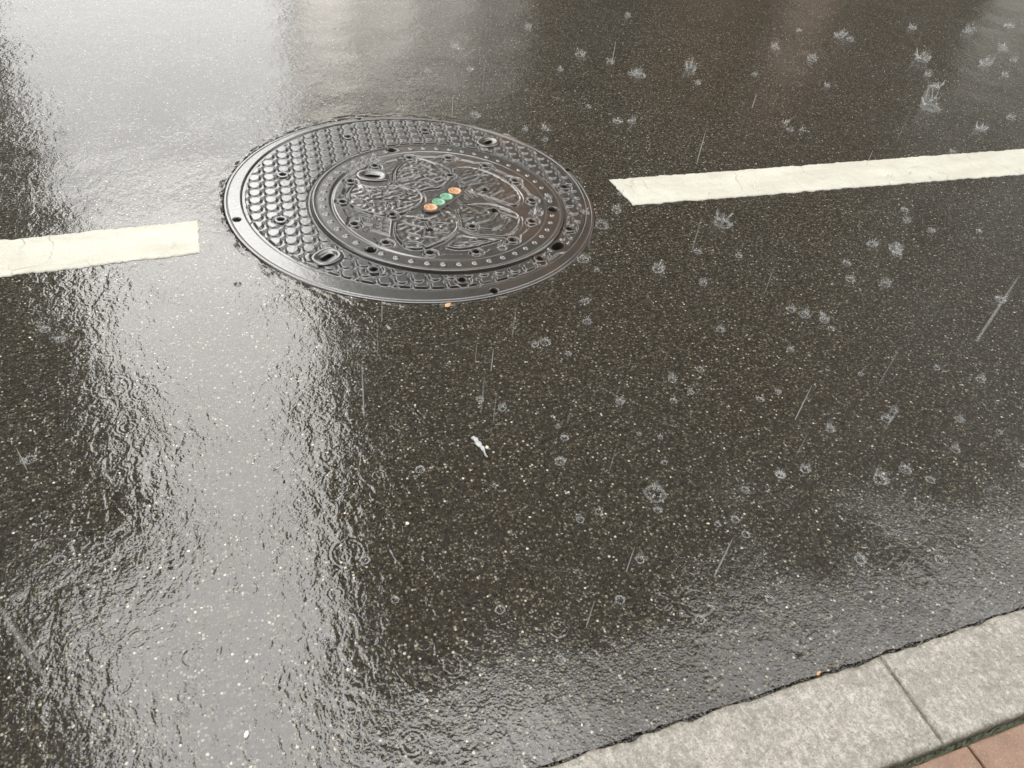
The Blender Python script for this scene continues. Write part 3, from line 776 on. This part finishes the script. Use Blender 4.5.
# ------------------------------------------------------------------ rain: crowns thrown up by drops, and drops still falling
def splash_mesh(seed):
    """thin crown wall with drawn-out tips, threads of water and a few fine droplets; returns the mesh and how many faces are wall"""
    r = random.Random(seed); mb = MB()
    n = 72; h0 = r.uniform(.5, 1.2); fl = r.uniform(.05, .40); a0 = r.uniform(0, 6.28); p1, p2, p3 = [r.uniform(0, 6.28) for _ in range(3)]
    tips = [r.randrange(n) for _ in range(r.randint(5, 10))]
    V = []; rows = 6
    for i in range(n):
        t = 2 * math.pi * i / n
        h = h0 * max(.04, .28 + .22 * math.sin(t - a0) + .10 * math.sin(3 * t + p1) + .06 * math.sin(7 * t + p2))
        h += sum(h0 * .55 * math.exp(-(min(abs(i - k), n - abs(i - k)) / 1.3) ** 2) for k in tips) * (.6 + .4 * math.sin(t - a0))
        for q in range(rows):
            f = q / (rows - 1); rad = .36 + fl * f ** 1.5 + .04 * math.sin(5 * t + p3)
            V.append((rad * math.cos(t), rad * math.sin(t), max(h, .03) * f - .02))
    mb.add(V, [(i * rows + q, ((i + 1) % n) * rows + q, ((i + 1) % n) * rows + q + 1, i * rows + q + 1) for i in range(n) for q in range(rows - 1)])
    # the raised lip of the crater on the water
    V = []; m = 8
    for i in range(n):
        t = 2 * math.pi * i / n; w = 1 + .05 * math.sin(4 * t + p1)
        for q in range(m):
            a = 2 * math.pi * q / m; V.append(((.52 + .09 * math.cos(a)) * w * math.cos(t), (.52 + .09 * math.cos(a)) * w * math.sin(t), .035 * math.sin(a) + .005))
    mb.add(V, [(i * m + q, ((i + 1) % n) * m + q, ((i + 1) % n) * m + (q + 1) % m, i * m + (q + 1) % m) for i in range(n) for q in range(m)])
    wall = len(mb.f)
    for k in range(r.randint(5, 11)):
        t = r.uniform(0, 6.28); el = r.uniform(.6, 1.5); l0 = r.uniform(.15, .5); l1 = l0 + r.uniform(.2, .8)
        d = (math.cos(t) * math.cos(el), math.sin(t) * math.cos(el), math.sin(el)); s = r.uniform(.014, .032)
        a = [x * l0 for x in d]; b = [x * l1 for x in d]; b[2] -= .12 * l1 * l1
        p = (-math.sin(t), math.cos(t), 0)
        mb.add([(a[0]+p[0]*s, a[1]+p[1]*s, a[2]), (a[0]-p[0]*s, a[1]-p[1]*s, a[2]), (a[0], a[1], a[2]+s*1.4), tuple(b)], [(0,1,3),(1,2,3),(2,0,3),(0,2,1)])
    for k in range(r.randint(6, 16)):
        t = r.uniform(0, 6.28); q = min(.95, abs(r.gauss(0, .42))); z = abs(r.gauss(.1, .40)) * max(.2, 1.2 - q * .6)
        blob(mb, (q * math.cos(t), q * math.sin(t), max(.02, z)), r.uniform(.025, .07), seed * 131 + k, 1)
    return mb, wall
protos = []
for k in range(16):
    mb, wall = splash_mesh(k + 1); me = bpy.data.meshes.new('rain_splash'); me.from_pydata(mb.v, [], mb.f); me.update()
    me.polygons.foreach_set('use_smooth', [True] * len(me.polygons)); me.materials.append(FILM); me.materials.append(SPRAY); me.polygons.foreach_set('material_index', [0 if i < wall else 1 for i in range(len(me.polygons))]); protos.append(me)
seen = [(930,108,13),(722,224,13),(602,226,10),(583,260,9),(587,322,7),(585,302,6),(560,462,8),(655,494,16),(640,76,8),(658,270,8),(804,315,8),(824,320,7),(698,252,6),(756,190,7),(872,245,7),(895,250,8),
        (921,60,8),(968,32,7),(985,65,6),(812,60,6),(775,48,6),(580,55,7),(632,74,6),(560,70,5),(617,122,6),(690,70,7),(935,88,6),(1003,50,6),(545,343,8),(535,345,5),(480,400,5),(672,380,6),(700,370,6),(720,330,6),
        (905,470,8),(930,480,6),(955,450,6),(780,475,7),(745,490,6),(830,430,6),(880,480,9),(735,520,6),(640,560,6),(885,285,6),(850,280,6),(790,350,5),(760,400,5),(960,420,6),(1000,300,7),(980,130,6),(790,130,5),(850,40,5),
        (502,250,7),(538,215,7),(470,70,5),(455,48,5),(525,130,5),(545,140,5),(300,715,10),(180,710,8),(150,742,8),(85,640,7),(60,560,7),(20,600,7),(30,460,7),(45,330,6),(90,300,6),(60,130,6),(70,165,5),(110,200,4),
        (420,470,7),(365,560,7),(330,640,7),(395,600,6),(580,520,6),(620,600,7),(500,610,7),(700,620,7),(560,660,7),(770,600,6),(860,560,7),(940,560,7),(420,700,8),(350,720,7)]
sp_ = random.Random(31)
for _ in range(70):
    x_, y_ = sp_.uniform(420, 1015), sp_.uniform(10, 560)
    if y_ > 520 - .30 * (x_ - 800): continue
    seen.append((x_, y_, sp_.uniform(3.5, 6.5)))
for _ in range(16): seen.append((sp_.uniform(5, 400), sp_.uniform(330, 750), sp_.uniform(4, 7)))
for (px, py, s) in seen:
    c = at(px, py); rng_ = np.linalg.norm([c[0], c[1], CAM_H]); size = 1.15 * s * rng_ / FPX
    o = link(bpy.data.objects.new('rain_splash', random.choice(protos)))
    o.location = (c[0], c[1], .006 if in_cover(*c) else .0004); o.scale = (size, size, size * random.uniform(.75, 1.35)); o.rotation_euler.z = random.uniform(0, 6.28)
    tag(o, 'small ragged crown of rainwater splashing up from the wet road', 'rain splash', 'rain splashes on the road')

def falling(px0, px1, zb, width, alpha_mat=DROP):
    """a drawn-out drop falling straight down: lower end seen at px1 with height zb, upper end at px0"""
    p = at(*px1, zb)
    lo, hi = zb, zb + .4
    for _ in range(40):                                             # height of the upper end on the same plumb line
        mid = (lo + hi) / 2; v = np.array([p[0], p[1], mid - CAM_H]); py = 384 - FPX * (v @ CU) / (v @ CF)
        if py > px0[1]: lo = mid
        else: hi = mid
    n, m = 18, 10; V = []; F = []
    for i in range(n):
        u = i / (n - 1); z = lo * u + zb * (1 - u); w = width * (math.sin(math.pi * min(1, .06 + u * .94)) ** .45) * (1 - .45 * u) + 1e-5
        for j in range(m): V.append((w * math.cos(2 * math.pi * j / m), w * math.sin(2 * math.pi * j / m), z - zb))
    for i in range(n - 1):
        for j in range(m): F.append((i * m + j, i * m + (j + 1) % m, (i + 1) * m + (j + 1) % m, (i + 1) * m + j))
    mb = MB(); mb.add(V, F); o = mb.build('raindrop', alpha_mat, smooth=True); o.location = (p[0], p[1], zb)
    return tag(o, 'long thin raindrop falling in front of the wet road', 'raindrop', 'raindrops falling through the air')
for a, b, z, w in [((702,130),(697,162),.30,.0011), ((757,93),(752,108),.25,.0010), ((357,362),(364,418),.35,.0010), ((490,348),(491,371),.15,.0010), ((195,378),(201,401),.25,.0009),
                   ((152,452),(158,474),.2,.0009), ((267,532),(273,563),.3,.0008), ((263,585),(268,602),.2,.0008), ((724,537),(714,577),.40,.0010), ((1001,275),(976,342),.66,.0017),
                   ((-6,592),(42,675),.74,.0014), ((801,385),(795,420),.35,.0009), ((20,447),(27,470),.3,.0009), ((176,750),(184,770),.3,.0008), ((631,545),(626,572),.2,.0008),
                   ((613,40),(612,62),.25,.0009), ((870,150),(866,166),.2,.0009), ((910,640),(902,664),.3,.0008), ((452,95),(452,118),.3,.0008), ((762,738),(755,765),.3,.0009), ((590,600),(586,628),.3,.0008), ((380,300),(382,322),.3,.0008)]:
    falling(a, b, z, w, SOFT if z > .6 else DROP)

FAINT = mat_spray('faint_falling_water', .20)
rr_ = random.Random(12)
for k in range(34):
    z = rr_.choice((.1, .2, .3, .45, .6)); px, py = rr_.uniform(10, 1010), rr_.uniform(20, 600)
    d_ = np.array([512 - px, 1500 - py]); d_ /= np.linalg.norm(d_); L_ = rr_.uniform(14, 34) * (1 + z)
    falling((px, py), (px + d_[0] * L_, py + d_[1] * L_), z, rr_.uniform(.0006, .0011), FAINT)

# silt and grit lodged in the gutter against the kerb
mb = MB(); gr_ = random.Random(4)
for k in range(2600):
    x = gr_.uniform(.1, 1.7); y = yk1 + .001 + abs(gr_.gauss(0, .006))
    blob(mb, (x, y, -.004 + gr_.uniform(0, .004)), gr_.uniform(.0010, .0034), k + 9000, .7)
tag(mb.build('gutter_silt', mat_plain('dark_silt', (.030,.027,.020), .5, .6, 300, .7), smooth=True), 'dark silt lodged along the foot of the kerb', None, None, 'stuff')

# ------------------------------------------------------------------ the far side of the street, met in the wet road's mirror
def building(x0, x1, y0, y1, h, storeys, bay, wall, trim, glass, ground, label, sill_w=.55, back=False, flare=(0, 0)):
    if back: y0, y1 = 0, y1 - y0
    root = empty('building', ((x0 + x1) / 2, -1.7 if back else y0, 0)); ox, oy = (x0 + x1) / 2, y0
    if back: root.rotation_euler.z = math.pi
    fl, fr = flare                                                   # side walls slant back to hold the sky gap open in the reflection
    def prism(e, yf, z0, z1):
        m = MB(); a, b, yb = x0 - ox - e, x1 - ox + e, y1 - oy
        m.add([(a,yf,z0),(b,yf,z0),(b+fr,yb,z0),(a+fl,yb,z0),(a,yf,z1),(b,yf,z1),(b+fr,yb,z1),(a+fl,yb,z1)], [(0,3,2,1),(4,5,6,7),(0,1,5,4),(1,2,6,5),(2,3,7,6),(3,0,4,7)])
        return m
    prism(0, 0, -.05, h).build('wall', wall, root)
    prism(.06, -.12, h + .003, h + .35).build('roof', trim, root)
    sh = h / storeys
    if isinstance(ground, list):
        xx = x0 - ox + .05; q = 0
        while xx < x1 - ox - 2.8:
            m_, w_ = ground[q % len(ground)]
            mb = MB(); mb.box(xx, xx + w_ - .12, -.06, -.003, .10, sh * .86); mb.build('shopfront', m_, root)
            mb = MB(); mb.box(xx + w_ - .119, xx + w_ + .28, -.14, -.003, .10, h - .1); mb.build('pilaster', trim, root)
            xx += w_ + .281; q += 1
    else:
        mb = MB(); mb.box(x0 - ox + .05, x1 - ox - .05, -.06, -.003, .15, sh * .80); mb.build('shopfront', ground, root)
    for s in range(1, storeys):
        mb = MB(); mb.box(x0 - ox, x1 - ox, -.162, -.143, s * sh - .14, s * sh + .14); mb.build('ledge', trim, root)
    nb = min(7, int((x1 - x0) / bay)); first = None
    left = x1 < 0
    for s in range(1, storeys):
        for k in range(nb):
            cx = (x1 - ox - (k + .5) * bay) if left else (x0 - ox + (k + .5) * bay)
            z0 = s * sh + .9; z1 = (s + 1) * sh - .5; w = bay * sill_w / 2
            if first is None:
                mb = MB()
                mb.box(-w - .06, -w, -.06, -.004, 0, z1 - z0); mb.box(w, w + .06, -.06, -.004, 0, z1 - z0); mb.box(-w - .06, w + .06, -.06, -.004, -.07, -.001); mb.box(-w - .06, w + .06, -.06, -.004, z1 - z0 + .001, z1 - z0 + .07); mb.box(-.03, .03, -.055, -.004, .001, z1 - z0 - .001)
                f = mb.build('window', trim, root); g = MB(); g.box(-w + .001, w - .001, -.025, -.003, .001, z1 - z0 - .001); gp = g.build('pane', glass, f); first = (f, gp)
            else:
                f = first[0].copy(); C.objects.link(f); f.parent = root; g = first[1].copy(); C.objects.link(g); g.parent = f
            f.location = (cx, 0, z0)
    return tag(root, label, 'building')
BRW = mat_plain('brown_tile_wall', (.060,.045,.027), .6, .35, 2.0); GRY = mat_plain('grey_render_wall', (.055,.053,.046), .7, .3, 1.5)
TRM = mat_plain('dull_trim', (.075,.060,.042), .5, .2, 4); TRD = mat_plain('dark_trim', (.05,.05,.048), .5, .2, 4)
GLS = mat_plain('dark_window_glass', (.020,.017,.013), .15, .2, 2, spec=.15); SHP = mat_plain('pale_shopfront', (.34,.325,.285), .5, .4, .8); SHD = mat_plain('dark_shopfront', (.06,.058,.05), .4, .4, 1.2)
fronts = [(SHP, 3.0), (SHD, 1.2), (mat_plain('brown_wood_front', (.10,.065,.035), .5, .3, 3), 1.5), (mat_plain('rosy_tile_front', (.26,.19,.15), .5, .2, 4), 1.1), (SHD, 1.6),
          (mat_plain('green_awning_front', (.075,.095,.06), .6, .3, 3), 1.4), (mat_plain('light_grey_front', (.33,.33,.31), .5, .2, 3), 1.3), (SHD, 1.9)]
bldg = building(.95, 11.2, 9.4, 20, 21.5, 6, 3.2, BRW, TRM, GLS, fronts, 'brown tiled street building mirrored in the dark wet road on the right', flare=(1.3, 0))
for k, e in enumerate((.68, .46, .28, .14)):  # glowing panels added to lighten the low reflection, fading along the front
    LT = NT('added_glow'); e_ = LT.n('ShaderNodeEmission'); e_.inputs[0].default_value = (1, .95, .88, 1); e_.inputs[1].default_value = e
    LT.t.links.new(e_.outputs[0], LT.out.inputs['Surface'])
    mb = MB(); mb.box(-5.05 + k * .72, -4.40 + k * .72, -.09, -.062, .3, 3.2); mb.build('glow_panel', LT.m, bldg)
LGR = mat_plain('light_grey_wall', (.17,.17,.165), .6, .25, 1.2)
building(11.3, 38, 9.4, 20, 20.0, 6, 3.0, LGR, TRM, GLS, SHP, 'light grey street building mirrored in the wet road at the far right')
building(-36, -4.3, 9.4, 20, 23.0, 7, 3.4, GRY, TRD, GLS, SHD, 'tall grey rendered building mirrored in the wet road at the left edge', flare=(0, -5.0))
building(-4.28, -1.95, 9.4, 12.5, 11.2, 3, 2.2, GRY, TRD, GLS, SHD, 'low narrow grey building mirrored beside the bright strip of wet road', flare=(0, -.8))

building(-14, 16, -14, -1.7, 9.0, 3, 3.0, GRY, TRD, GLS, SHD, 'unseen grey building added behind the camera to block sky light', back=True)  # added out of view to cut the sky light reaching the road

# ------------------------------------------------------------------ sky, light, camera
w = bpy.data.worlds.new('World'); sc.world = w; w.use_nodes = True
nt = w.node_tree; nt.nodes.clear()
SUN_EL, SUN_AZ = R(54), R(-4)              # azimuth measured from +Y (across the road) towards +X
sky = nt.nodes.new('ShaderNodeTexSky'); sky.sky_type = 'NISHITA'; sky.sun_disc = False
sky.sun_elevation = SUN_EL; sky.sun_rotation = SUN_AZ
sky.air_density = 1.0; sky.dust_density = 1.5; sky.ozone_density = 1.0
hs = nt.nodes.new('ShaderNodeHueSaturation'); hs.inputs['Saturation'].default_value = .22
bg = nt.nodes.new('ShaderNodeBackground'); bg.inputs['Strength'].default_value = .12
wo = nt.nodes.new('ShaderNodeOutputWorld')
deck = nt.nodes.new('ShaderNodeMix'); deck.data_type = 'RGBA'; deck.inputs[0].default_value = .95      # an even cloud deck over the clear sky
tc = nt.nodes.new('ShaderNodeTexCoord'); sz = nt.nodes.new('ShaderNodeSeparateXYZ'); nt.links.new(tc.outputs['Generated'], sz.inputs[0])
ov = nt.nodes.new('ShaderNodeMath'); ov.operation = 'MULTIPLY_ADD'; ov.use_clamp = False      # standard overcast sky: three times as bright overhead as at the horizon
ov.inputs[1].default_value = 2 / 3; ov.inputs[2].default_value = 1 / 3; nt.links.new(sz.outputs['Z'], ov.inputs[0])
vm = nt.nodes.new('ShaderNodeVectorMath'); vm.operation = 'SCALE'; vm.inputs[0].default_value = (12.3, 12.3, 12.1); nt.links.new(ov.outputs[0], vm.inputs['Scale'])
nt.links.new(vm.outputs[0], deck.inputs[7])
nt.links.new(sky.outputs[0], hs.inputs['Color']); nt.links.new(hs.outputs[0], deck.inputs[6]); nt.links.new(deck.outputs[2], bg.inputs['Color']); nt.links.new(bg.outputs[0], wo.inputs['Surface'])

sd = bpy.data.lights.new('sun', 'SUN'); sd.energy = .62; sd.angle = R(52); sd.color = (1, .97, .92)
so = link(bpy.data.objects.new('sun', sd))
dirv = Vector((math.sin(SUN_AZ) * math.cos(SUN_EL), math.cos(SUN_AZ) * math.cos(SUN_EL), math.sin(SUN_EL)))
so.rotation_euler = dirv.to_track_quat('Z', 'Y').to_euler(); so.location = dirv * 30

cd = bpy.data.cameras.new('camera'); cam = link(bpy.data.objects.new('camera', cd))
M = Matrix(((CR[0], CU[0], -CF[0], 0), (CR[1], CU[1], -CF[1], 0), (CR[2], CU[2], -CF[2], CAM_H), (0, 0, 0, 1)))
cam.matrix_world = M
cd.sensor_fit = 'HORIZONTAL'; cd.sensor_width = 36; cd.lens = FPX / 1024 * 36
cd.clip_start = .02; cd.clip_end = 800
cd.dof.use_dof = True; cd.dof.focus_distance = 1.75; cd.dof.aperture_fstop = 10.4
sc.camera = cam

sc.view_settings.view_transform = 'Standard'; sc.view_settings.look = 'None'; sc.view_settings.gamma = 1; sc.view_settings.exposure = 1.87
sc.cycles.use_denoising = True
sc.cycles.max_bounces = 8; sc.cycles.transparent_max_bounces = 16
sc.cycles.sample_clamp_indirect = 6
